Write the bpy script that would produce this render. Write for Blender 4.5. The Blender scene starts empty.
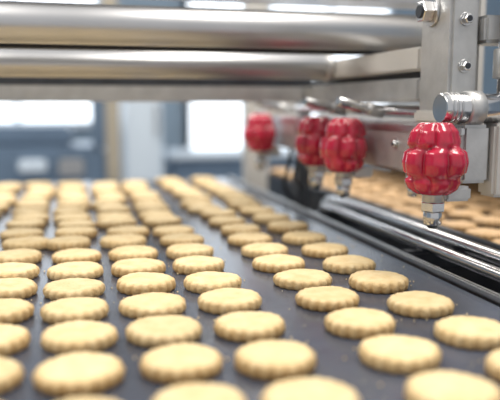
import bpy, bmesh, math, random
from mathutils import Vector, Matrix
random.seed(4)
S=bpy.context.scene
try: S.view_settings.view_transform='Standard'
except Exception: pass
ZC=1.105   # eye height; heights below are given relative to it
# ------------------------------------------------------------ materials
def mat(name,col,rough=.5,metal=0,noise=0,nscale=20,bump=0,bscale=60,stretch=(1,1,1),emit=None,es=0,coat=0):
    m=bpy.data.materials.new(name); m.use_nodes=True
    nt=m.node_tree; b=nt.nodes['Principled BSDF']
    b.inputs['Base Color'].default_value=(*col,1); b.inputs['Roughness'].default_value=rough
    b.inputs['Metallic'].default_value=metal
    if coat: b.inputs['Coat Weight'].default_value=coat; b.inputs['Coat Roughness'].default_value=.06
    if emit:
        b.inputs['Emission Color'].default_value=(*emit,1); b.inputs['Emission Strength'].default_value=es
    tc=nt.nodes.new('ShaderNodeTexCoord'); mp=nt.nodes.new('ShaderNodeMapping'); mp.inputs['Scale'].default_value=stretch
    nt.links.new(tc.outputs['Object'],mp.inputs['Vector'])
    if noise:
        n=nt.nodes.new('ShaderNodeTexNoise'); n.inputs['Scale'].default_value=nscale; n.inputs['Detail'].default_value=5
        nt.links.new(mp.outputs[0],n.inputs['Vector'])
        r=nt.nodes.new('ShaderNodeValToRGB')
        r.color_ramp.elements[0].position=.3; r.color_ramp.elements[1].position=.7
        r.color_ramp.elements[0].color=(*[c*(1-noise) for c in col],1); r.color_ramp.elements[1].color=(*[min(1,c*(1+noise)) for c in col],1)
        nt.links.new(n.outputs['Fac'],r.inputs[0]); nt.links.new(r.outputs[0],b.inputs['Base Color'])
    if bump:
        n2=nt.nodes.new('ShaderNodeTexNoise'); n2.inputs['Scale'].default_value=bscale; n2.inputs['Detail'].default_value=4
        nt.links.new(mp.outputs[0],n2.inputs['Vector'])
        bp=nt.nodes.new('ShaderNodeBump'); bp.inputs['Strength'].default_value=bump; bp.inputs['Distance'].default_value=.002
        nt.links.new(n2.outputs['Fac'],bp.inputs['Height']); nt.links.new(bp.outputs[0],b.inputs['Normal'])
    return m
M_steel=mat('brushed_steel',(.60,.60,.60),.30,1,.08,30,.08,300,(1,12,12))
M_roll=mat('satin_roller_steel',(.60,.60,.61),.38,1,.05,8)
M_tube=mat('polished_tube',(.66,.66,.67),.20,1,.05,8)
M_alu=mat('cast_aluminium',(.56,.56,.555),.40,.7,.1,40,.15,200)
M_paint=mat('machine_paint',(.60,.58,.545),.42,.25,.05,10)
M_dark=mat('dark_metal',(.05,.055,.065),.4,.6,.2,30)
M_black=mat('black_rubber',(.012,.012,.014),.5)
M_red=mat('red_plastic',(.48,.007,.04),.20,0,.2,50,.2,45,coat=.8)
M_belt=mat('belt_rubber',(.058,.068,.095),.25,.1,.3,9,.12,350)
M_floor=mat('floor_tile',(.30,.33,.37),.3,0,.1,2)
M_wall=mat('wall_paint',(.29,.38,.47),.6,0,.05,3)
M_white=mat('white_panel',(.64,.72,.80),.4)
M_tan=mat('tan_pillar',(.40,.35,.27),.6)
M_blue=mat('blue_grey_machine',(.14,.20,.28),.4,.3,.15,5)
M_win=mat('window_daylight',(.8,.85,.9),.3,0,emit=(.86,.93,1),es=1.9)
def dough(name,k):
    m=mat(name,(.80,.60,.31),.7,0)
    nt=m.node_tree; b=nt.nodes['Principled BSDF']
    geo=nt.nodes.new('ShaderNodeNewGeometry'); tc=nt.nodes['Texture Coordinate']
    n=nt.nodes.new('ShaderNodeTexNoise'); n.inputs['Scale'].default_value=70; n.inputs['Detail'].default_value=7
    nt.links.new(tc.outputs['Object'],n.inputs['Vector'])
    r=nt.nodes.new('ShaderNodeValToRGB'); r.color_ramp.elements[0].position=.32; r.color_ramp.elements[1].position=.68
    r.color_ramp.elements[0].color=(.72*k,.535*k*k,.27*k*k,1); r.color_ramp.elements[1].color=(.82*k,.66*k*k,.385*k*k,1)
    nt.links.new(n.outputs['Fac'],r.inputs[0])
    at=nt.nodes.new('ShaderNodeAttribute'); at.attribute_name='bake'
    mx=nt.nodes.new('ShaderNodeMixRGB'); mx.blend_type='MIX'; mx.inputs[2].default_value=(.53*k,.30*k,.10*k,1)
    nt.links.new(at.outputs['Fac'],mx.inputs[0]); nt.links.new(r.outputs[0],mx.inputs[1])
    hs=nt.nodes.new('ShaderNodeHueSaturation'); mr=nt.nodes.new('ShaderNodeMapRange')
    mr.inputs['To Min'].default_value=.88; mr.inputs['To Max'].default_value=1.04
    nt.links.new(geo.outputs['Random Per Island'],mr.inputs['Value']); nt.links.new(mr.outputs[0],hs.inputs['Value'])
    nt.links.new(mx.outputs[0],hs.inputs['Color']); nt.links.new(hs.outputs[0],b.inputs['Base Color'])
    n2=nt.nodes.new('ShaderNodeTexNoise'); n2.inputs['Scale'].default_value=260; n2.inputs['Detail'].default_value=6
    nt.links.new(tc.outputs['Object'],n2.inputs['Vector'])
    bp=nt.nodes.new('ShaderNodeBump'); bp.inputs['Strength'].default_value=.8; bp.inputs['Distance'].default_value=.002
    nt.links.new(n2.outputs['Fac'],bp.inputs['Height']); nt.links.new(bp.outputs[0],b.inputs['Normal'])
    return m
M_cook=dough('shortbread',1.0); M_cook2=dough('shortbread_golden',.86)
# ------------------------------------------------------------ helpers
def link(o,parent=None):
    S.collection.objects.link(o)
    if parent: o.parent=parent
    return o
def empty(name,loc=(0,0,0)):
    e=bpy.data.objects.new(name,None); S.collection.objects.link(e); e.empty_display_size=.05; return e
def box(name,x0,x1,y0,y1,z0,z1,m,parent=None,bev=.003):
    z0+=ZC; z1+=ZC
    bm=bmesh.new(); bmesh.ops.create_cube(bm,size=1)
    c=Vector(((x0+x1)/2,(y0+y1)/2,(z0+z1)/2))
    for v in bm.verts: v.co=Vector((v.co.x*(x1-x0),v.co.y*(y1-y0),v.co.z*(z1-z0)))
    if bev: bmesh.ops.bevel(bm,geom=bm.edges[:],offset=bev,segments=2,affect='EDGES')
    me=bpy.data.meshes.new(name); bm.to_mesh(me); bm.free(); me.materials.append(m)
    o=bpy.data.objects.new(name,me); o.location=c
    return link(o,parent)
def lathe_mesh(name,prof,seg,m,lobes=None,var=None):
    bm=bmesh.new(); rings=[]
    for p in prof:
        ring=[]
        for i in range(seg):
            a=2*math.pi*i/seg; rr=p[0]
            if lobes and len(p)>2:
                w=lobes*(a+p[3])/(2*math.pi); c=abs(math.cos(math.pi*w)); li=int(math.floor(w+.5))%lobes
                rr*=1+p[2]*(c**.6-1)
                if var: rr*=1+p[2]*.35*var[(li+int(p[3]*10))%len(var)]*c
            ring.append(bm.verts.new((rr*math.cos(a),rr*math.sin(a),p[1])))
        rings.append(ring)
    for k in range(len(rings)-1):
        for i in range(seg):
            bm.faces.new((rings[k][i],rings[k][(i+1)%seg],rings[k+1][(i+1)%seg],rings[k+1][i]))
    bm.faces.new(rings[0][::-1]); bm.faces.new(rings[-1])
    bmesh.ops.recalc_face_normals(bm,faces=bm.faces[:])
    for f in bm.faces: f.smooth=len(f.verts)==4
    me=bpy.data.meshes.new(name); bm.to_mesh(me); bm.free(); me.materials.append(m); return me
def cyl(name,p0,p1,r,m,parent=None,bev=.0015,seg=48):
    p0=Vector(p0)+Vector((0,0,ZC)); p1=Vector(p1)+Vector((0,0,ZC)); d=p1-p0; L=d.length
    me=lathe_mesh(name,[(r-bev,-L/2),(r,-L/2+bev),(r,L/2-bev),(r-bev,L/2)],seg,m)
    if seg<10:
        for p in me.polygons: p.use_smooth=False
    o=bpy.data.objects.new(name,me); o.location=(p0+p1)/2; o.rotation_euler=d.to_track_quat('Z','Y').to_euler()
    return link(o,parent)
def tube(name,pts,r,m,parent=None):
    cu=bpy.data.curves.new(name,'CURVE'); cu.dimensions='3D'; cu.bevel_depth=r; cu.bevel_resolution=6; cu.use_fill_caps=True
    sp=cu.splines.new('NURBS'); sp.points.add(len(pts)-1); sp.use_endpoint_u=True; sp.order_u=3; sp.resolution_u=12
    for q,p in zip(sp.points,pts): q.co=(p[0],p[1],p[2]+ZC,1)
    cu.materials.append(m); o=bpy.data.objects.new(name,cu); return link(o,parent)
# ------------------------------------------------------------ cookies
LOB=18; SEG=LOB*7
PROF=[(.94,0,.8,.85),(.978,.10,1,.75),(1.0,.32,1,.6),(1.0,.55,1,.55),(.985,.72,1,.45),(.955,.84,.9,.32),(.91,.92,.7,.2),(.84,.975,.35,.08),(.72,1.01,.08,.0),(.45,1.06,0,0),(.15,1.08,0,0)]
def cookies_obj(name,items,z,m):
    V=[];F=[];BK=[]; rng=random.Random(7)
    for (cx,cy,rad,zo) in items:
        th=rng.uniform(.0112,.0130); rot=rng.uniform(0,6.28); o=len(V); ph=[rng.uniform(-1,1)*3 for _ in range(4)]
        sx=rng.uniform(-.012,.012); bk=rng.uniform(.6,1.2)
        for k,(r_,h,am,bake) in enumerate(PROF):
            for i in range(SEG):
                a=2*math.pi*i/SEG
                lobe=abs(math.cos(LOB*a/2))
                rr=rad*r_*(1.01-.115*am*(1-lobe**.8)+sx*math.cos(2*a)+.006*math.sin(3*a+ph[1])+.005*am*math.sin(7*a+ph[3]))
                zz=th*h+(.0005*math.sin(2*a+ph[2])+.0003*math.sin(5*a+ph[0]))*min(1,h)*r_
                V.append((cx+rr*math.cos(a+rot),cy+rr*math.sin(a+rot),z+zo+zz)); BK.append(min(1,bake*bk*(1.25-.35*lobe)))
        V.append((cx,cy,z+zo+th*1.085)); top=len(V)-1; BK.append(0)
        for k in range(len(PROF)-1):
            for i in range(SEG):
                j=(i+1)%SEG
                F.append((o+k*SEG+i,o+k*SEG+j,o+(k+1)*SEG+j,o+(k+1)*SEG+i))
        k=o+(len(PROF)-1)*SEG
        for i in range(SEG): F.append((k+i,k+(i+1)%SEG,top))
        F.append(tuple(o+i for i in range(SEG-1,-1,-1)))
    me=bpy.data.meshes.new(name); me.from_pydata(V,[],F); me.update()
    me.polygons.foreach_set('use_smooth',[len(p.vertices)<=4 for p in me.polygons])
    a=me.attributes.new('bake','FLOAT','POINT'); a.data.foreach_set('value',BK)
    me.materials.append(m); return link(bpy.data.objects.new(name,me))
ZT=-.2083; ZB=ZC+ZT
rng=random.Random(11)
cols=[(-.305,.43,.084),(-.229,.46,.0845),(-.152,.44,.0840),(-.075,.353,.0845),(.0015,.341,.0844),(.077,.346,.083),(.153,.335,.0838),(.256,.406,.0834),(.341,.339,.0915)]
items=[]
for ci,(x,y0,st) in enumerate(cols):
    y=y0+.009
    while y<1.86:
        j=.003 if y<1.0 else .009
        items.append((x+rng.uniform(-j,j),y+rng.uniform(-j,j),rng.uniform(.0322,.0342),0))
        y+= st if y<1.15 else max(.0755,st-.009)
cookies_obj('shortbread_cookies',items,ZB+.0003,M_cook)
bm=bmesh.new()
for i in range(420):
    x=rng.uniform(-.1,.42); y=rng.uniform(.4,1.3)
    if any((x-a)**2+(y-b)**2<(c+.002)**2 for a,b,c,_ in items): continue
    s=rng.uniform(.0004,.0012)
    bmesh.ops.create_icosphere(bm,subdivisions=1,radius=s,matrix=Matrix.Translation((x,y,ZB+s+.0002)))
me=bpy.data.meshes.new('crumbs'); bm.to_mesh(me); bm.free(); me.materials.append(M_cook)
link(bpy.data.objects.new('cookie_crumbs',me))
# ------------------------------------------------------------ conveyor
def conveyor(name,x0,x1,y0,y1,zt=ZT):
    E=empty(name); R=.045
    bm=bmesh.new(); pts=[]
    for i in range(17):
        a=math.pi/2-math.pi*i/16; pts.append((y1+R*math.cos(a),zt-R+R*math.sin(a)))
    for i in range(17):
        a=-math.pi/2-math.pi*i/16; pts.append((y0+R*math.cos(a),zt-R+R*math.sin(a)))
    L=[bm.verts.new((x0,p[0],p[1]+ZC)) for p in pts]; Rr=[bm.verts.new((x1,p[0],p[1]+ZC)) for p in pts]
    n=len(pts)
    for i in range(n):
        f=bm.faces.new((L[i],L[(i+1)%n],Rr[(i+1)%n],Rr[i])); f.smooth=True
    bmesh.ops.recalc_face_normals(bm,faces=bm.faces[:])
    me=bpy.data.meshes.new('belt'); bm.to_mesh(me); bm.free(); me.materials.append(M_belt)
    link(bpy.data.objects.new('belt',me),E)
    for k,y in enumerate((y0,y1)): cyl('end_roller_%d'%k,(x0+.005,y,zt-R),(x1-.005,y,zt-R),R-.002,M_tube,E)
    box('slider_bed',x0+.01,x1-.01,y0+.06,y1-.06,zt-.07,zt-.004,M_dark,E)
    for k,(x,y) in enumerate([(x0+.04,y0+.15),(x1-.04,y0+.15),(x0+.04,y1-.15),(x1-.04,y1-.15)]):
        box('leg_%d'%k,x-.025,x+.025,y-.025,y+.025,-ZC,zt-.07,M_steel,E)
        box('foot_%d'%k,x-.045,x+.045,y-.045,y+.045,-ZC,-ZC+.012,M_dark,E)
    return E
conveyor('conveyor_belt',-.40,.425,.0,1.93)
conveyor('conveyor_belt.001',.595,1.35,.3,2.2,-.212)
it=[]
for x in (.632,.71,.788,.866,.944,1.022,1.10,1.178,1.256):
    y=.6+rng.uniform(0,.05)
    while y<2.1:
        it.append((x+rng.uniform(-.006,.006),y+rng.uniform(-.006,.006),.033,0)); y+=.084
cookies_obj('shortbread_cookies.001',it,ZC-.2117,M_cook2)
H=empty('added_belt_shade')  # added cover that shades the second belt and its cookies
box('shade_shell',.78,1.5,.72,2.15,-.105,-.09,M_paint,H,.003)
box('shade_side',.78,.80,.72,2.15,-.09,.0,M_paint,H,.003)
for k,(x,y) in enumerate([(1.45,.8),(1.45,2.0)]): box('shade_leg_%d'%k,x-.015,x+.015,y-.02,y+.02,-ZC,-.105,M_steel,H)
G=empty('conveyor_side_rail')
box('side_plate',.43,.437,.1,1.9,-.30,-.199,M_steel,G,.002)
box('trough_floor',.437,.588,.1,1.9,-.30,-.292,M_dark,G,.002)
box('inner_plate',.580,.587,.1,1.9,-.292,-.208,M_dark,G,.002)
tube('rail_1',[(.462,.2,-.190),(.462,.7,-.190),(.462,1.12,-.190),(.462,1.22,-.190),(.475,1.27,-.20),(.485,1.29,-.24),(.485,1.29,-.292)],.0075,M_tube,G)
tube('rail_2',[(.505,.2,-.187),(.505,.8,-.187),(.505,1.2,-.187),(.505,1.30,-.19),(.51,1.36,-.21),(.51,1.38,-.292)],.009,M_tube,G)
tube('rail_3',[(.558,.2,-.195),(.558,.9,-.195),(.558,1.5,-.195),(.558,1.6,-.21),(.558,1.62,-.292)],.007,M_dark,G)
for k,y in enumerate((.45,.85,1.2)):
    box('rail_bracket_%d'%k,.437,.580,y-.012,y+.012,-.225,-.199,M_dark,G)
for k,(x,y) in enumerate([(.51,.2),(.51,1.75)]):
    box('support_%d'%k,x-.03,x+.03,y-.03,y+.03,-ZC,-.30,M_steel,G)
# ------------------------------------------------------------ machine frame
F=empty('cookie_depositor')
cyl('main_roller',(-.62,1.0,.108),(.60,1.0,.108),.0275,M_roll,F)
box('roller_cover',-.62,.60,.985,1.06,.152,.162,M_steel,F)
cyl('cross_tube',(-.62,1.15,.063),(.436,1.15,.063),.0215,M_roll,F)
cyl('cross_tube_flange',(.430,1.15,.063),(.442,1.15,.063),.024,M_alu,F)
box('tube_gap_dark',-.62,.58,1.04,1.07,.078,.100,M_black,F,.001)  # added black strip, darkens the gap between roller and cross tube
box('beam_gap_dark',-.62,.44,1.24,1.27,.032,.052,M_dark,F,.001)  # added dark strip, darkens the gap between cross tube and cross beam
box('cross_beam',-.62,.44,1.29,1.33,.004,.042,M_alu,F)
box('left_plate',-.66,-.62,.9,1.4,-ZC,.30,M_paint,F)
box('upper_side_beam',.442,.482,.832,1.17,.043,.074,M_paint,F)
box('lower_side_beam',.442,.482,.832,1.345,.003,.034,M_alu,F)
box('side_gap_dark',.456,.475,.832,1.30,.032,.046,M_black,F,.001)  # black strip standing in for the shaded gap between the side beams
box('column',.442,.480,.755,.830,-.022,.32,M_alu,F,.004)
box('column_foot',.438,.484,.750,.835,-.024,-.008,M_paint,F,.003)
box('column_flange',.482,.492,.77,.83,-.022,.32,M_paint,F,.003)
box('outer_column',.56,.615,.95,1.05,-.085,.32,M_paint,F)
box('rear_post',.478,.505,1.42,1.45,-.292,.03,M_dark,F)
box('rear_housing',.445,.53,1.56,1.66,-.10,.02,M_paint,F)
box('rear_column',.475,.535,1.86,1.92,-ZC,.32,M_paint,F)
def bolt(name,p,axis,r,h,parent):
    a=Vector(axis)
    cyl(name+'_washer',p,Vector(p)+a*h*.25,r*1.35,M_steel,parent,.0005)
    q=Vector(p)+a*h*.25
    cyl(name+'_head',q,q+a*h,r,M_tube,parent,.001,seg=6)
    cyl(name+'_cap',q+a*h*.9,q+a*(h*1.15),r*.6,M_dark,parent,.0005)
bolt('bolt_1',(.442,.80,.113),(-1,0,0),.0135,.014,F)
bolt('bolt_2',(.461,.755,.10),(0,-1,0),.006,.007,F)
bolt('bolt_3',(.461,.755,.045),(0,-1,0),.006,.007,F)
cyl('shaft',(.512,.735,-.02),(.512,.735,.32),.0155,M_tube,F)
cyl('shaft_collar',(.512,.735,.03),(.512,.735,.065),.021,M_alu,F)
box('shaft_clamp',.482,.535,.745,.79,.072,.105,M_alu,F,.004)
cyl('clamp_cylinder',(.418,.733,-.005),(.495,.733,-.005),.0175,M_tube,F)
cyl('clamp_collar',(.450,.733,-.005),(.470,.733,-.005),.0205,M_alu,F)
for k,x in enumerate((.425,.431,.437)): cyl('knurl_%d'%k,(x,.733,-.005),(x+.0025,.733,-.005),.0185,M_steel,F,.0005)
N=F
box('nozzle_bar',.444,.480,.722,1.50,-.093,-.024,M_alu,N,.004)
box('bar_lip',.440,.446,.722,1.50,-.036,-.028,M_steel,N,.001)
box('end_bracket',.482,.54,.715,.75,-.11,-.022,M_paint,N,.004)
box('end_arm',.54,.58,.715,1.0,-.08,-.03,M_paint,N,.004)
cyl('bracket_hole',(.510,.712,-.06),(.510,.716,-.06),.012,M_black,N)
for k,y in enumerate((.80,.895,1.21,1.32)):
    bolt('screw_%d'%k,(.444,y,-.055),(-1,0,0),.0055,.004,N)
for k,y in enumerate((.955,1.10,1.40)):
    cyl('feed_tube_%d'%k,(.372,y-.02,.004),(.455,y+.01,-.012),.0068,M_tube,N)
    cyl('feed_union_%d'%k,(.425,y-.001,-.0062),(.455,y+.01,-.012),.0095,M_alu,N)
tube('supply_pipe',[(.47,.75,-.012),(.468,.85,-.012),(.455,.98,-.010),(.45,1.1,-.006),(.462,1.25,-.006),(.465,1.4,-.01)],.009,M_tube,N)
tube('cable',[(.44,1.36,-.09),(.43,1.34,-.13),(.435,1.40,-.17),(.455,1.42,-.195),(.47,1.43,-.21)],.004,M_black,N)
tube('cable_2',[(.44,1.30,-.09),(.42,1.27,-.12),(.425,1.30,-.15),(.47,1.38,-.17),(.485,1.42,-.18)],.003,M_black,N)
# ------------------------------------------------------------ star knobs
def knob(x,y,rot,seed):
    E=empty('star_knob'); rg=random.Random(seed)
    def R(t):
        pts=[(0,.0235),(.10,.0285),(.25,.0310),(.40,.0365),(.55,.0385),(.68,.0370),(.82,.0325),(.93,.0300),(1,.0245)]
        for (a,ra),(b_,rb) in zip(pts,pts[1:]):
            if t<=b_:
                s=(t-a)/(b_-a); s=s*s*(3-2*s); return ra+(rb-ra)*s
        return pts[-1][1]
    pr=[(.010,.0030,0,0),(.0185,.0025,.1,0)]
    NZ=30
    for q in range(NZ+1):
        t=q/NZ
        g=1-.12*math.exp(-((t-.33)/.04)**2)-.09*math.exp(-((t-.76)/.04)**2)
        tw=0 if t<.33 else (.42 if t<.76 else .15)
        for c0,d in ((.33,.42),(.76,-.27)):
            if abs(t-c0)<.05:
                s=(t-c0+.05)/.10; base=0 if c0==.33 else .42; tw=base+d*s
        edge=1-.10*(abs(2*t-1))**6
        pr.append((R(t)*g*edge*1.02,-.077*t,.22+.06*math.sin(math.pi*t),tw))
    pr+=[(.019,-.0785,.12,.15),(.011,-.079,0,0)]
    me=lathe_mesh('knob_grip',pr,196,M_red,7,[rg.uniform(-1,.6) for _ in range(7)])
    o=bpy.data.objects.new('grip',me); o.location=(x,y,ZC-.0235); o.rotation_euler=(0,0,rot); link(o,E)
    cyl('stem',(x,y,-.112),(x,y,-.095),.0125,M_alu,E)
    cyl('nut',(x,y,-.122),(x,y,-.111),.0145,M_tube,E,.001,6)
    cyl('nozzle',(x,y,-.138),(x,y,-.121),.0105,M_tube,E)
    cyl('nozzle_tip',(x,y,-.142),(x,y,-.137),.006,M_dark,E)
    box('holder_arm',x+.012,.447,y-.008,y+.008,-.111,-.094,M_alu,E)
for k,(y,rt) in enumerate([(.712,.2),(.982,.5),(1.10,.1),(1.46,.3)]):
    knob(.402,y,rt,k+3)
for k,y in enumerate((.875,1.20,1.30)):
    E=empty('spray_nozzle')
    cyl('stem',(.462,y,-.115),(.462,y,-.0925),.010,M_alu,E)
    cyl('tip',(.462,y,-.128),(.462,y,-.114),.007,M_tube,E)
# ------------------------------------------------------------ background machines
B=empty('packaging_machine')
box('body',-.75,.16,3.2,3.7,-ZC,-.19,M_blue,B,.02)
box('hood',-.6,.02,3.3,3.65,-.19,-.10,M_blue,B,.02)
box('control_panel',-.22,-.10,3.17,3.2,-.30,-.24,M_white,B,.01)
box('side_door',-.05,.06,3.17,3.2,-.32,-.24,M_steel,B,.01)
box('post_1',.10,.16,3.2,3.26,-.19,.20,M_blue,B,.005)
box('support_pillar',.20,.28,4.0,4.1,-ZC,1.6,M_tan,None,.01)
Cb=empty('white_cabinet')
box('cabinet_body',.34,.57,4.4,4.8,-ZC,.35,M_white,Cb,.01)
box('cabinet_handle',.53,.545,4.37,4.4,-.2,.0,M_steel,Cb,.004)
Bw=empty('storage_bench')
box('bench_top',.62,1.9,4.5,5.0,-.36,-.32,M_white,Bw,.01)
box('bench_body',.66,1.86,4.55,4.95,-ZC,-.36,M_blue,Bw,.01)
# ------------------------------------------------------------ room
box('floor',-3,4,-2,5.6,-ZC-.05,-ZC,M_floor,None,0)
box('wall_back',-3,4,5.5,5.6,-ZC,1.9,M_wall,None,0)
box('wall_right',3.9,4,-2,5.5,-ZC,1.9,M_wall,None,0)
box('wall_left',-3,-2.9,-2,5.5,-ZC,1.9,M_wall,None,0)
for k,(a,c,z0,z1) in enumerate([(-.95,.22,-.13,1.7),(.93,1.37,-.36,1.7),(1.6,2.6,-.36,1.7)]):
    W=empty('window_%d'%(k+1))
    box('pane',a,c,5.47,5.49,z0,z1,M_win,W,0)
    for q,x in enumerate((a-.02,(a+c)/2 if c-a>.6 else a-.02,c+.02)):
        box('frame_%d'%q,x-.02,x+.02,5.44,5.5,z0-.02,z1+.02,M_white,W,.004)
    box('sill',a-.04,c+.04,5.42,5.5,z0-.05,z0,M_white,W,.004)
for k,(x,y) in enumerate([(-.9,.6),(.9,.6),(-.9,3),(.9,3)]):
    E=empty('ceiling_lamp')
    box('housing',x-.26,x+.26,y-.75,y+.75,1.50,1.55,M_white,E,.01)
    L=bpy.data.lights.new('tube_light','AREA'); L.shape='RECTANGLE'; L.size=.5; L.size_y=1.4; L.energy=34; L.color=(1,.945,.865)
    o=bpy.data.objects.new('tube_light',L); o.location=(x,y,ZC+1.48); link(o,E)
    for s in (-.5,.5): cyl('rod_%d'%(s>0),(x,y+s,1.55),(x,y+s,1.9),.008,M_steel,E)
W=bpy.data.worlds.new('world'); S.world=W; W.use_nodes=True
bg=W.node_tree.nodes['Background']; bg.inputs[0].default_value=(.97,.98,1,1); bg.inputs[1].default_value=.60
# ------------------------------------------------------------ camera
cd=bpy.data.cameras.new('camera'); cd.lens=50; cd.sensor_width=36
cd.dof.use_dof=True; cd.dof.focus_distance=.80; cd.dof.aperture_fstop=2.5; cd.clip_start=.01
co=bpy.data.objects.new('camera',cd); co.location=(0,0,ZC)
co.rotation_euler=(math.radians(90-7.87),0,math.radians(-14.55)); link(co); S.camera=co
